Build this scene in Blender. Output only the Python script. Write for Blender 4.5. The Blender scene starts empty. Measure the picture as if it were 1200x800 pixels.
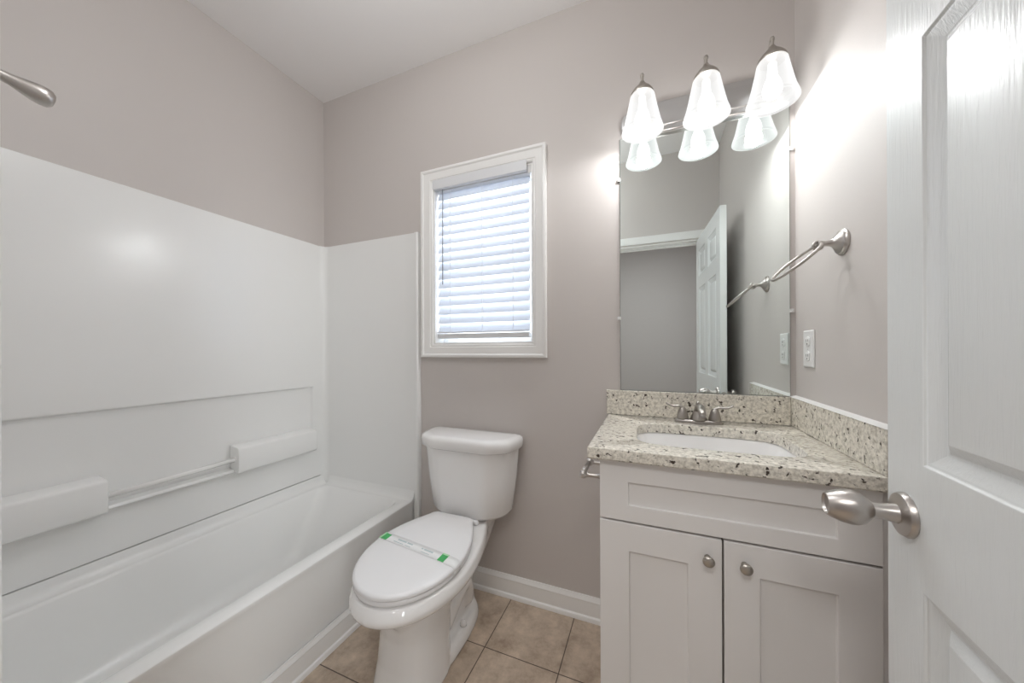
import bpy, bmesh, math, random
from mathutils import Vector, Matrix

random.seed(7)
scene = bpy.context.scene
col = scene.collection
PI = math.pi

# ------------------------------------------------------------------ camera, world, lights, exposure
F_PX, YAW, ROLL, SY = 397.0, 0.3879, -0.0036, 9.65
CAM = Vector((1.9104, -1.5374, 1.2072))
cd = bpy.data.cameras.new('camera')
cd.sensor_fit = 'HORIZONTAL'
cd.sensor_width = 36.0
cd.lens = F_PX / 1200.0 * 36.0
cd.shift_y = SY / 1200.0
cd.clip_start = 0.01
cam = bpy.data.objects.new('camera', cd)
col.objects.link(cam)
_c, _s = math.cos(YAW), math.sin(YAW)
_fw = Vector((-_s, _c, 0)); _rt = Vector((_c, _s, 0)); _up = Vector((0, 0, 1))
_cr, _sr = math.cos(ROLL), math.sin(ROLL)
_r = _rt * _cr + _up * _sr
_u = _up * _cr - _rt * _sr
cam.matrix_world = Matrix(((_r.x, _u.x, -_fw.x, CAM.x), (_r.y, _u.y, -_fw.y, CAM.y), (_r.z, _u.z, -_fw.z, CAM.z), (0, 0, 0, 1)))
scene.camera = cam

world = bpy.data.worlds.new('overcast_sky')
scene.world = world
world.use_nodes = True
bg = world.node_tree.nodes['Background']
bg.inputs[0].default_value = (0.80, 0.89, 1.0, 1)
SKY = 2.0
bg.inputs[1].default_value = SKY

HALL_W = 13.0      # added fill from above in the hall behind the camera
BULB_W = 3.2       # each vanity bulb
SHADE_GLOW = 0.62
DAY_W = 6.8        # daylight entering through the window blind

scene.view_settings.view_transform = 'Standard'
scene.view_settings.look = 'None'
scene.view_settings.gamma = 1.0
scene.view_settings.use_curve_mapping = False
scene.view_settings.exposure = 0.66
scene.cycles.use_denoising = True
scene.cycles.max_bounces = 14
scene.cycles.diffuse_bounces = 8
scene.cycles.glossy_bounces = 6
scene.cycles.transparent_max_bounces = 12
scene.cycles.sample_clamp_indirect = 6.0
scene.cycles.caustics_reflective = True

# room constants (metres)
W, H = 2.402, 2.772
YF, YB = -1.4640, -1.587            # front wall, room side and hall side
OX0, OX1, OZ = 1.50, 2.262, 2.06   # doorway
HALL_Y = -3.9

def lamp(name, kind, loc, power, color=(1, 1, 1), size=0.1, size_y=None, rot=None):
    l = bpy.data.lights.new(name, kind)
    l.energy = power
    l.color = color
    if kind == 'AREA':
        l.size = size
        if size_y:
            l.shape = 'RECTANGLE'; l.size_y = size_y
    else:
        l.shadow_soft_size = size
    o = bpy.data.objects.new(name, l)
    col.objects.link(o)
    o.location = loc
    if rot: o.rotation_euler = rot
    return o

lamp('hall_ceiling_fill', 'AREA', (1.75, -2.45, 2.72), HALL_W, (1.0, 0.985, 0.965), 0.8, 0.6)  # added fill through the doorway, no lamp modelled in the hall
lamp('ceiling_fill', 'POINT', (1.25, -0.95, 2.44), 6.8, (0.97, 0.99, 1.0), 0.13)  # added fill above the frame to even out the room, no fixture
lamp('hall_side_fill', 'AREA', (3.15, -2.35, 1.45), 17.0, (0.95, 0.98, 1.0), 0.55, 1.3, (PI / 2, 0, math.radians(72)))  # added side fill from the hall, there is no window in that wall
lamp('window_daylight', 'AREA', (1.11, 0.30, 1.72), DAY_W, (0.86, 0.93, 1.0), 0.62, 0.95, (-PI / 2, 0, 0))

# ------------------------------------------------------------------ materials
def mat(name, color, rough=0.5, metal=0.0, spec=0.5, coat=0.0):
    m = bpy.data.materials.new(name)
    m.use_nodes = True
    b = m.node_tree.nodes['Principled BSDF']
    b.inputs['Base Color'].default_value = (*color, 1)
    b.inputs['Roughness'].default_value = rough
    b.inputs['Metallic'].default_value = metal
    b.inputs['Specular IOR Level'].default_value = spec
    if coat:
        b.inputs['Coat Weight'].default_value = coat
        b.inputs['Coat Roughness'].default_value = 0.08
    return m

def nodes(m): return m.node_tree.nodes, m.node_tree.links, m.node_tree.nodes['Principled BSDF']

def add_bump(m, scale, strength, distance=0.002, stretch=None, detail=4.0):
    n, l, b = nodes(m)
    tc = n.new('ShaderNodeTexCoord'); mp = n.new('ShaderNodeMapping')
    nz = n.new('ShaderNodeTexNoise'); bp = n.new('ShaderNodeBump')
    nz.inputs['Scale'].default_value = scale
    nz.inputs['Detail'].default_value = detail
    bp.inputs['Strength'].default_value = strength
    bp.inputs['Distance'].default_value = distance
    if stretch: mp.inputs['Scale'].default_value = stretch
    l.new(tc.outputs['Object'], mp.inputs[0]); l.new(mp.outputs[0], nz.inputs[0])
    l.new(nz.outputs[0], bp.inputs['Height']); l.new(bp.outputs[0], b.inputs['Normal'])
    return m

def ramp(n, stops):
    r = n.new('ShaderNodeValToRGB')
    e = r.color_ramp.elements
    while len(e) < len(stops): e.new(0.5)
    for i, (p, c) in enumerate(stops):
        e[i].position = p; e[i].color = (*c, 1)
    return r

M = {}
M['wall'] = add_bump(mat('taupe_eggshell_paint', (0.60, 0.562, 0.538), 0.45, spec=0.4), 220, 0.12, 0.001)
M['hall_wall'] = mat('hall_wall_dimmed', (0.45, 0.43, 0.43), 0.6)  # wall paint darkened to stand in for the hall's dimmer light
M['ceiling'] = mat('ceiling_paint', (0.86, 0.845, 0.84), 0.8)
M['trim'] = mat('white_trim_paint', (0.86, 0.855, 0.84), 0.32)
M['acrylic'] = mat('white_acrylic', (0.86, 0.865, 0.855), 0.22)
M['porcelain'] = mat('white_porcelain', (0.87, 0.865, 0.86), 0.10, coat=0.4)
M['seat'] = mat('white_seat_plastic', (0.84, 0.84, 0.85), 0.22)
M['cabinet'] = mat('white_cabinet_paint', (0.80, 0.785, 0.775), 0.38)
M['nickel'] = mat('brushed_nickel', (0.52, 0.49, 0.465), 0.32, 1.0)
M['faucet'] = mat('brushed_nickel_faucet', (0.40, 0.375, 0.35), 0.30, 1.0)
M['knob'] = mat('satin_nickel_knob', (0.50, 0.47, 0.43), 0.34, 1.0)
M['plate'] = mat('satin_nickel_plate', (0.62, 0.62, 0.62), 0.32, 1.0)
M['mirror'] = mat('mirror_silver', (0.85, 0.905, 0.89), 0.0, 1.0)
M['mirror_edge'] = mat('mirror_glass_edge', (0.16, 0.20, 0.18), 0.2)
M['clear'] = mat('clear_plastic', (0.75, 0.75, 0.74), 0.15)
M['outlet'] = mat('white_outlet_plastic', (0.82, 0.82, 0.81), 0.3)
M['dark'] = mat('dark_slot', (0.03, 0.03, 0.03), 0.7)
M['gap'] = mat('cabinet_inside', (0.25, 0.23, 0.21), 0.7)
M['paper'] = mat('white_paper', (0.86, 0.87, 0.87), 0.6)
M['green'] = mat('green_print', (0.06, 0.42, 0.12), 0.6)
M['green2'] = mat('pale_green_print', (0.45, 0.72, 0.45), 0.6)
M['ink'] = mat('pale_blue_grey_print', (0.50, 0.58, 0.60), 0.6)
M['wand'] = mat('wand_plastic', (0.30, 0.31, 0.33), 0.3)
M['bar'] = mat('clear_acrylic_bar', (0.90, 0.90, 0.88), 0.08)

# embossed wood-grain white door
md = mat('white_door_paint', (0.76, 0.78, 0.78), 0.26, spec=0.5)
n, l, b = nodes(md)
tc = n.new('ShaderNodeTexCoord'); mp = n.new('ShaderNodeMapping'); mp.inputs['Scale'].default_value = (40, 40, 3.0)
nz = n.new('ShaderNodeTexNoise'); nz.inputs['Scale'].default_value = 4.5; nz.inputs['Detail'].default_value = 6; nz.inputs['Distortion'].default_value = 0.8
bp = n.new('ShaderNodeBump'); bp.inputs['Strength'].default_value = 0.28; bp.inputs['Distance'].default_value = 0.0025
l.new(tc.outputs['Object'], mp.inputs[0]); l.new(mp.outputs[0], nz.inputs[0]); l.new(nz.outputs[0], bp.inputs['Height']); l.new(bp.outputs[0], b.inputs['Normal'])
M['door'] = md
md2 = mat('white_door_rail_paint', (0.66, 0.68, 0.68), 0.26, spec=0.5)
M['edge'] = mat('white_door_edge_paint', (0.76, 0.77, 0.76), 0.35)

# floor tile
mt = mat('beige_ceramic_tile', (0.4, 0.3, 0.2), 0.38)
n, l, b = nodes(mt)
tc = n.new('ShaderNodeTexCoord'); mp = n.new('ShaderNodeMapping')
TILE = 0.306
mp.inputs['Location'].default_value = (-1.283 / TILE, 0.306 / TILE, 0)
mp.inputs['Scale'].default_value = (1 / TILE, 1 / TILE, 1)
br = n.new('ShaderNodeTexBrick')
br.offset = 0.0; br.squash = 1.0
br.inputs['Scale'].default_value = 1.0
br.inputs['Mortar Size'].default_value = 0.007
br.inputs['Mortar Smooth'].default_value = 0.2
br.inputs['Brick Width'].default_value = 1.0
br.inputs['Row Height'].default_value = 1.0
br.inputs['Color1'].default_value = (0.50, 0.415, 0.335, 1)
br.inputs['Color2'].default_value = (0.46, 0.38, 0.305, 1)
br.inputs['Mortar'].default_value = (0.10, 0.075, 0.06, 1)
nz = n.new('ShaderNodeTexNoise'); nz.inputs['Scale'].default_value = 9; nz.inputs['Detail'].default_value = 9; nz.inputs['Roughness'].default_value = 0.68
rp = ramp(n, [(0.32, (0.66, 0.60, 0.55)), (0.50, (1.05, 1.03, 1.0)), (0.70, (1.45, 1.44, 1.42))])
mx = n.new('ShaderNodeMix'); mx.data_type = 'RGBA'; mx.blend_type = 'MULTIPLY'; mx.inputs[0].default_value = 1.0
l.new(tc.outputs['Object'], mp.inputs[0]); l.new(mp.outputs[0], br.inputs[0]); l.new(tc.outputs['Object'], nz.inputs[0])
l.new(nz.outputs[0], rp.inputs[0]); l.new(br.outputs['Color'], mx.inputs[6]); l.new(rp.outputs[0], mx.inputs[7])
l.new(mx.outputs[2], b.inputs['Base Color'])
bp = n.new('ShaderNodeBump'); bp.inputs['Strength'].default_value = 0.5; bp.inputs['Distance'].default_value = 0.002; bp.invert = True
l.new(br.outputs['Fac'], bp.inputs['Height']); l.new(bp.outputs[0], b.inputs['Normal'])
M['tile'] = mt

# speckled granite
def granite(name, base, mid, dark_at):
    m = mat(name, (0.6, 0.55, 0.45), 0.14, coat=0.3)
    n, l, b = nodes(m)
    tc = n.new('ShaderNodeTexCoord')
    n1 = n.new('ShaderNodeTexNoise'); n1.inputs['Scale'].default_value = 95; n1.inputs['Detail'].default_value = 3; n1.inputs['Roughness'].default_value = 0.6
    r1 = ramp(n, [(0.36, mid), (0.50, base), (0.66, tuple(min(1, c * 1.22) for c in base))])
    n2 = n.new('ShaderNodeTexNoise'); n2.inputs['Scale'].default_value = 68; n2.inputs['Detail'].default_value = 2.5; n2.inputs['Distortion'].default_value = 0.25
    r2 = ramp(n, [(0.0, (1, 1, 1)), (dark_at - 0.02, (1, 1, 1)), (dark_at + 0.03, (0, 0, 0)), (1, (0, 0, 0))])
    r2.color_ramp.elements[0].color = (0, 0, 0, 1); r2.color_ramp.elements[1].color = (0, 0, 0, 1)
    r2.color_ramp.elements[2].color = (1, 1, 1, 1); r2.color_ramp.elements[3].color = (1, 1, 1, 1)
    mp = n.new('ShaderNodeMapping'); mp.inputs['Location'].default_value = (3.1, 1.7, 5.3)
    vo = n.new('ShaderNodeTexVoronoi'); vo.inputs['Scale'].default_value = 170
    rv = ramp(n, [(0.0, (0.70, 0.68, 0.66)), (0.35, (1, 1, 1)), (1, (1, 1, 1))])
    mul = n.new('ShaderNodeMix'); mul.data_type = 'RGBA'; mul.blend_type = 'MULTIPLY'; mul.inputs[0].default_value = 1
    dk = n.new('ShaderNodeMix'); dk.data_type = 'RGBA'; dk.inputs[7].default_value = (0.060, 0.045, 0.035, 1)
    l.new(tc.outputs['Object'], n1.inputs[0]); l.new(tc.outputs['Object'], mp.inputs[0]); l.new(mp.outputs[0], n2.inputs[0])
    l.new(tc.outputs['Object'], vo.inputs[0]); l.new(vo.outputs['Distance'], rv.inputs[0])
    l.new(n1.outputs[0], r1.inputs[0]); l.new(n2.outputs[0], r2.inputs[0])
    l.new(r1.outputs[0], mul.inputs[6]); l.new(rv.outputs[0], mul.inputs[7])
    l.new(r2.outputs[0], dk.inputs[0]); l.new(mul.outputs[2], dk.inputs[6]); l.new(dk.outputs[2], b.inputs['Base Color'])
    return m
M['granite'] = granite('speckled_cream_granite', (0.72, 0.685, 0.61), (0.53, 0.495, 0.425), 0.640)

# blind slats: white, letting some daylight through
def translucent_mat(name, color, fac, rough=0.4):
    m = mat(name, color, rough)
    n, l, b = nodes(m)
    tr = n.new('ShaderNodeBsdfTranslucent'); tr.inputs[0].default_value = (*color, 1)
    mx = n.new('ShaderNodeMixShader'); mx.inputs[0].default_value = fac
    out = n['Material Output']
    l.new(b.outputs[0], mx.inputs[1]); l.new(tr.outputs[0], mx.inputs[2]); l.new(mx.outputs[0], out.inputs[0])
    return m
M['slat'] = translucent_mat('white_blind_slat', (0.80, 0.83, 0.88), 0.25)
M['blind'] = mat('white_blind_plastic', (0.74, 0.75, 0.77), 0.4)
M['tape'] = mat('white_ladder_cord', (0.80, 0.82, 0.85), 0.7)

# frosted lamp glass that glows, lets part of the bulb light straight through
mg = bpy.data.materials.new('frosted_lamp_glass'); mg.use_nodes = True
n = mg.node_tree.nodes; l = mg.node_tree.links; b = n['Principled BSDF']
b.inputs['Base Color'].default_value = (0.02, 0.02, 0.02, 1); b.inputs['Roughness'].default_value = 0.2
lw = n.new('ShaderNodeLayerWeight'); lw.inputs[0].default_value = 0.45
mr = n.new('ShaderNodeMapRange'); mr.inputs['To Min'].default_value = SHADE_GLOW * 0.72; mr.inputs['To Max'].default_value = SHADE_GLOW * 1.25
l.new(lw.outputs['Facing'], mr.inputs['Value']); l.new(mr.outputs[0], b.inputs['Emission Strength'])
b.inputs['Emission Color'].default_value = (1, 0.995, 0.985, 1)
tp = n.new('ShaderNodeBsdfTransparent'); mx = n.new('ShaderNodeMixShader'); mx.inputs[0].default_value = 0.40
l.new(b.outputs[0], mx.inputs[1]); l.new(tp.outputs[0], mx.inputs[2]); l.new(mx.outputs[0], n['Material Output'].inputs[0])
M['shade'] = mg
mb = bpy.data.materials.new('lit_bulb'); mb.use_nodes = True
b = mb.node_tree.nodes['Principled BSDF']
b.inputs['Emission Color'].default_value = (1, 0.97, 0.93, 1); b.inputs['Emission Strength'].default_value = 4.0
M['bulb'] = mb
mp_ = bpy.data.materials.new('window_pane_glass'); mp_.use_nodes = True
n = mp_.node_tree.nodes; l = mp_.node_tree.links; b = n['Principled BSDF']
gl = n.new('ShaderNodeBsdfGlossy'); gl.inputs['Roughness'].default_value = 0.02
tp = n.new('ShaderNodeBsdfTransparent'); mx = n.new('ShaderNodeMixShader'); mx.inputs[0].default_value = 0.06
l.new(tp.outputs[0], mx.inputs[1]); l.new(gl.outputs[0], mx.inputs[2]); l.new(mx.outputs[0], n['Material Output'].inputs[0])
M['pane'] = mp_

# ------------------------------------------------------------------ mesh helpers
def box(bm, x0, x1, y0, y1, z0, z1):
    v = [bm.verts.new(p) for p in ((x0, y0, z0), (x1, y0, z0), (x1, y1, z0), (x0, y1, z0), (x0, y0, z1), (x1, y0, z1), (x1, y1, z1), (x0, y1, z1))]
    for f in ((3, 2, 1, 0), (4, 5, 6, 7), (0, 1, 5, 4), (1, 2, 6, 5), (2, 3, 7, 6), (3, 0, 4, 7)):
        bm.faces.new([v[i] for i in f])
    return v

def loft(bm, loops, cap0=True, cap1=True, closed=True):
    rings = [[bm.verts.new(p) for p in lp] for lp in loops]
    n = len(rings[0])
    for a, b in zip(rings, rings[1:]):
        for i in range(n if closed else n - 1):
            j = (i + 1) % n
            bm.faces.new((a[i], a[j], b[j], b[i]))
    if cap0: bm.faces.new(list(reversed(rings[0])))
    if cap1: bm.faces.new(rings[-1])
    return rings

def lathe(bm, prof, origin, axis=(0, 0, 1), n=32, cap0=True, cap1=True):
    ax = Vector(axis).normalized()
    q = Vector((0, 0, 1)).rotation_difference(ax)
    o = Vector(origin)
    loops = []
    for r, h in prof:
        loops.append([o + q @ Vector((max(r, 1e-5) * math.cos(2 * PI * i / n), max(r, 1e-5) * math.sin(2 * PI * i / n), h)) for i in range(n)])
    return loft(bm, loops, cap0, cap1)

def tube(bm, pts, rad, n=14, closed=False, flat=1.0):
    pts = [Vector(p) for p in pts]
    m = len(pts)
    rads = rad if isinstance(rad, (list, tuple)) else [rad] * m
    loops = []
    up = None
    for i, p in enumerate(pts):
        if closed: t = pts[(i + 1) % m] - pts[i - 1]
        else: t = pts[min(i + 1, m - 1)] - pts[max(i - 1, 0)]
        t.normalize()
        if up is None:
            up = Vector((0, 0, 1)) if abs(t.z) < 0.9 else Vector((0, 1, 0))
        a = t.cross(up)
        if a.length < 1e-5: a = t.cross(Vector((1, 0, 0)))
        a.normalize()
        bb = a.cross(t).normalized()
        up = bb
        r = rads[i]
        loops.append([p + a * (r * math.cos(2 * PI * k / n)) + bb * (r * flat * math.sin(2 * PI * k / n)) for k in range(n)])
    if closed:
        loops.append(loops[0])
        rings = [[bm.verts.new(p) for p in lp] for lp in loops[:-1]]
        for i in range(m):
            a, b = rings[i], rings[(i + 1) % m]
            for k in range(n):
                j = (k + 1) % n
                bm.faces.new((a[k], a[j], b[j], b[k]))
    else:
        loft(bm, loops)

def smooth_pts(pts, k=8):
    P = [Vector(p) for p in pts]
    P = [P[0] * 2 - P[1]] + P + [P[-1] * 2 - P[-2]]
    out = []
    for i in range(1, len(P) - 2):
        for s in range(k):
            t = s / k
            a, b, c, d = P[i - 1], P[i], P[i + 1], P[i + 2]
            out.append(0.5 * ((2 * b) + (c - a) * t + (2 * a - 5 * b + 4 * c - d) * t * t + (3 * b - a - 3 * c + d) * t ** 3))
    out.append(P[-2])
    return out

def obj(name, bm, m, parent=None, smooth=False, bevel=0.0, seg=2, angle=30):
    bmesh.ops.recalc_face_normals(bm, faces=bm.faces)
    me = bpy.data.meshes.new(name)
    bm.to_mesh(me); bm.free()
    me.materials.append(m)
    o = bpy.data.objects.new(name, me)
    col.objects.link(o)
    if parent is not None:
        o.parent = parent
        me.transform(Matrix.Translation(-world_loc(parent)))
    if bevel:
        md = o.modifiers.new('bevel', 'BEVEL')
        md.width = bevel; md.segments = seg; md.limit_method = 'ANGLE'; md.angle_limit = math.radians(35)
        md.harden_normals = False
    if smooth or bevel:
        for p in me.polygons: p.use_smooth = True
        if not smooth or smooth == 'auto':
            try:
                me.set_sharp_from_angle(angle=math.radians(angle))
            except Exception:
                pass
    return o

def world_loc(o):
    v = Vector((0, 0, 0))
    while o is not None:
        v += o.location
        o = o.parent
    return v

def thing(name, label, cat, loc=(0, 0, 0), group=None):
    o = bpy.data.objects.new(name, None)
    o.empty_display_size = 0.05
    col.objects.link(o)
    o.location = loc
    o['label'] = label; o['category'] = cat
    if group: o['group'] = group
    return o

def tag(o, label, cat, group=None):
    o['label'] = label; o['category'] = cat
    if group: o['group'] = group
    return o

def structure(o, label=None):
    o['kind'] = 'structure'
    if label: o['label'] = label
    return o

def B(): return bmesh.new()

def panel_face(bm, u0, u1, v0, v1, rects, loops, place):
    """flat face u0..u1 x v0..v1 carrying recessed panels; loops = [(inset, depth), ...] from the panel's rim inwards"""
    us = sorted({u0, u1, *[r[0] for r in rects], *[r[1] for r in rects]})
    vs = sorted({v0, v1, *[r[2] for r in rects], *[r[3] for r in rects]})
    cache = {}
    def vt(u, v, h):
        k = (round(u, 5), round(v, 5), round(h, 5))
        if k not in cache: cache[k] = bm.verts.new(place(u, v, h))
        return cache[k]
    for a, b in zip(us, us[1:]):
        for c, d in zip(vs, vs[1:]):
            mu, mv = (a + b) / 2, (c + d) / 2
            if any(r[0] < mu < r[1] and r[2] < mv < r[3] for r in rects): continue
            bm.faces.new((vt(a, c, 0), vt(b, c, 0), vt(b, d, 0), vt(a, d, 0)))
    for r in rects:
        prev = None
        # rim follows every grid vertex on the outline: the first loop uses corner quads only when no cuts cross it
        for ins, h in loops:
            q = [(r[0] + ins, r[2] + ins), (r[1] - ins, r[2] + ins), (r[1] - ins, r[3] - ins), (r[0] + ins, r[3] - ins)]
            ring = [vt(u, v, h) for u, v in q]
            if prev:
                for i in range(4):
                    j = (i + 1) % 4
                    bm.faces.new((prev[i], prev[j], ring[j], ring[i]))
            prev = ring
        bm.faces.new(prev)
    return vt

def slab_with_panels(u0, u1, v0, v1, rects, loops, thick, place):
    bm = B()
    vt = panel_face(bm, u0, u1, v0, v1, rects, loops, place)
    # sides and back
    q = [(u0, v0), (u1, v0), (u1, v1), (u0, v1)]
    bk = [bm.verts.new(place(u, v, -thick)) for u, v in q]
    us = sorted({u0, u1, *[r[0] for r in rects], *[r[1] for r in rects]})
    vs = sorted({v0, v1, *[r[2] for r in rects], *[r[3] for r in rects]})
    bm.faces.new(bk)
    bm.faces.new([vt(u, v0, 0) for u in us] + [bk[1], bk[0]])
    bm.faces.new([vt(u1, v, 0) for v in vs] + [bk[2], bk[1]])
    bm.faces.new([vt(u, v1, 0) for u in reversed(us)] + [bk[3], bk[2]])
    bm.faces.new([vt(u0, v, 0) for v in reversed(vs)] + [bk[0], bk[3]])
    return bm

def casing(bm, rect, prof, place, sides=4):
    """mitred moulding round a rectangle (u0,u1,v0,v1); prof = [(inset from outer edge, height)], place(u,v,h)"""
    u0, u1, v0, v1 = rect
    rings = []
    for ins, h in prof:
        if sides == 4:
            q = [(u0 + ins, v0 + ins), (u1 - ins, v0 + ins), (u1 - ins, v1 - ins), (u0 + ins, v1 - ins)]
        else:
            q = [(u0 + ins, v0), (u0 + ins, v1 - ins), (u1 - ins, v1 - ins), (u1 - ins, v0)]
        rings.append([bm.verts.new(place(u, v, h)) for u, v in q])
    m = len(rings)
    for i in range(m):
        a, b = rings[i], rings[(i + 1) % m]
        for k in range(4 if sides == 4 else 3):
            j = (k + 1) % 4
            bm.faces.new((a[k], a[j], b[j], b[k]))
    if sides != 4:
        bm.faces.new([r[0] for r in rings]); bm.faces.new([r[3] for r in reversed(rings)])

def moulding(bm, p0, p1, out, prof):
    """straight moulding from p0 to p1 along the floor; out = direction into the room; prof = [(depth, z)]"""
    o = Vector(out)
    loft(bm, [[Vector(p) + o * d + Vector((0, 0, z)) for d, z in prof] for p in (p0, p1)])

# ------------------------------------------------------------------ room shell
WT = 0.12
bm = B(); box(bm, -WT, 3.3, HALL_Y - WT, WT, -0.1, 0.0)
structure(obj('floor', bm, M['tile']), 'beige mottled ceramic tile floor')
bm = B(); box(bm, -WT, 3.3, HALL_Y - WT, WT, H, H + 0.1)
structure(obj('ceiling', bm, M['ceiling']), 'flat white ceiling')
bm = B(); box(bm, -WT, 0, YB, WT, 0, H)
structure(obj('wall_left', bm, M['wall']))
bm = B(); box(bm, W, W + WT, YB, WT, 0, H)
structure(obj('wall_right', bm, M['wall']))
WX0, WX1, WZ0, WZ1 = 0.826, 1.393, 1.238, 2.104   # window opening
bm = B()
box(bm, 0, WX0, 0, WT, 0, H); box(bm, WX1, W, 0, WT, 0, H)
box(bm, WX0, WX1, 0, WT, 0, WZ0); box(bm, WX0, WX1, 0, WT, WZ1, H)
structure(obj('wall_back', bm, M['wall']))
bm = B()
box(bm, 0, OX0, YB, YF, 0, H); box(bm, OX1, W, YB, YF, 0, H); box(bm, OX0, OX1, YB, YF, OZ, H)
structure(obj('wall_front', bm, M['wall']))
bm = B(); box(bm, -WT, 3.3, HALL_Y - WT, HALL_Y, 0, H)
structure(obj('wall_hall_back', bm, M['hall_wall']))
bm = B(); box(bm, -WT, 0, HALL_Y, YB, 0, H)
structure(obj('wall_hall_left', bm, M['hall_wall']))
bm = B(); box(bm, 3.18, 3.3, HALL_Y, YB, 0, H)
structure(obj('wall_hall_right', bm, M['hall_wall']))
bm = B(); box(bm, W + WT, 3.3, YB, YB + 0.1, 0, H)
structure(obj('wall_hall_front', bm, M['hall_wall']))

# baseboards with a quarter-round shoe
BASE = [(0, 0), (0.024, 0), (0.0235, 0.010), (0.020, 0.017), (0.0135, 0.021), (0.0135, 0.074), (0.0125, 0.080), (0.0145, 0.084), (0.0125, 0.090), (0.007, 0.096), (0.005, 0.103), (0, 0.103)]
bm = B(); moulding(bm, (0.742, 0, 0), (1.790, 0, 0), (0, -1, 0), BASE)
structure(obj('baseboard_back', bm, M['trim'], smooth='auto'), 'white moulded baseboard behind the toilet')
BASE2 = [(d * 0.85, z) for d, z in BASE]
bm = B(); moulding(bm, (0.708, YF, 0), (0.708, -0.002, 0), (1, 0, 0), BASE2)
structure(obj('baseboard_tub', bm, M['trim'], smooth='auto'), 'white moulded baseboard along the foot of the bathtub')
bm = B(); moulding(bm, (0, HALL_Y, 0), (3.18, HALL_Y, 0), (0, 1, 0), BASE)
structure(obj('baseboard_hall', bm, M['trim'], smooth='auto'))

# door casing on the bathroom side + jambs
CAS = [(0, 0), (0, 0.016), (0.006, 0.017), (0.022, 0.014), (0.036, 0.013), (0.048, 0.009), (0.057, 0.008), (0.057, 0)]
def on_front(u, v, h): return Vector((u, YF + h, v))
bm = B(); casing(bm, (OX0 - 0.057, OX1 + 0.057, 0, OZ + 0.069), [(i, hh) for i, hh in CAS], on_front, sides=3)
structure(obj('trim_1', bm, M['trim'], smooth='auto'), 'white moulded casing round the doorway')
bm = B()
box(bm, OX0, OX0 + 0.004, YB, YF, 0, OZ); box(bm, OX1 - 0.004, OX1, YB, YF, 0, OZ); box(bm, OX0, OX1, YB, YF, OZ - 0.006, OZ)
box(bm, OX0 + 0.004, OX1 - 0.004, YB + 0.03, YB + 0.06, OZ - 0.018, OZ - 0.006)
structure(obj('trim_2', bm, M['trim']), 'white door jamb lining the doorway')

# ------------------------------------------------------------------ window
win = bpy.data.objects.new('window_1', None); col.objects.link(win); win.location = (1.11, 0, WZ0)
structure(win, 'small white cased window with closed white blind')
def on_back(u, v, h): return Vector((u, -h, v))
CAW = [(0, 0), (0, 0.021), (0.004, 0.023), (0.013, 0.023), (0.019, 0.017), (0.040, 0.014), (0.052, 0.012), (0.056, 0.008), (0.062, 0.009), (0.069, 0.005), (0.069, 0)]
bm = B(); casing(bm, (0.757, 1.462, 1.169, 2.173), CAW, on_back)
obj('casing', bm, M['trim'], win, smooth='auto')
bm = B()
t = 0.008
box(bm, WX0, WX0 + t, 0.0005, WT, WZ0, WZ1); box(bm, WX1 - t, WX1, 0.0005, WT, WZ0, WZ1)
box(bm, WX0 + t, WX1 - t, 0.0005, WT, WZ0, WZ0 + t); box(bm, WX0 + t, WX1 - t, 0.0005, WT, WZ1 - t, WZ1)
obj('jamb', bm, M['trim'], win)
bm = B()
for (x0, x1, z0, z1) in ((WX0 + t, WX0 + 0.04, WZ0 + t, WZ1 - t), (WX1 - 0.04, WX1 - t, WZ0 + t, WZ1 - t), (WX0 + 0.04, WX1 - 0.04, WZ0 + t, WZ0 + 0.045), (WX0 + 0.04, WX1 - 0.04, WZ1 - 0.045, WZ1 - t), (WX0 + 0.04, WX1 - 0.04, 1.655, 1.69)):
    box(bm, x0, x1, 0.085, 0.115, z0, z1)
obj('sash', bm, M['trim'], win, bevel=0.002)
bm = B(); box(bm, WX0 + 0.04, WX1 - 0.04, 0.099, 0.102, WZ0 + 0.045, WZ1 - 0.045)
obj('pane', bm, M['pane'], win)

# window blind hangs in the opening
bl = thing('window_blind', 'white slatted horizontal blind hanging closed inside the window frame', 'blind', (1.11, 0.03, WZ1 - 0.01))
SX0, SX1 = WX0 + 0.013, WX1 - 0.026
bm = B(); box(bm, WX0 + 0.003, WX1 - 0.028, -0.0145, -0.0100, 2.066, 2.117); box(bm, WX0 + 0.010, WX1 - 0.028, -0.0100, 0.006, 2.066, WZ1 - 0.009)
obj('valance', bm, M['blind'], bl, bevel=0.002)
bm = B(); box(bm, SX0, SX1 + 0.01, 0.008, 0.060, 2.062, WZ1 - 0.012)
obj('headrail', bm, M['blind'], bl, bevel=0.002)
bm = B(); box(bm, WX1 - 0.025, WX1 - 0.0085, 0.000, 0.05, 2.058, WZ1 - 0.009)
obj('mounting_bracket', bm, M['clear'], bl, bevel=0.002)
NS, DZ = 16, 0.0478
TILT = math.radians(66)
def slat_bm():
    bm = B()
    n = 7; hw = 0.0252
    top, bot = [], []
    for i in range(n):
        s = -1 + 2 * i / (n - 1)
        y = s * hw; z = 0.0025 * (1 - s * s)
        def rot(yy, zz): return (yy * math.cos(TILT) - zz * math.sin(TILT), yy * math.sin(TILT) + zz * math.cos(TILT))
        top.append(rot(y, z + 0.0013)); bot.append(rot(y, z - 0.0013))
    prof = top + bot[::-1]
    loft(bm, [[(x, 0.034 + p[0], p[1]) for p in prof] for x in (SX0, SX1)])
    return bm
first = None
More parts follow.
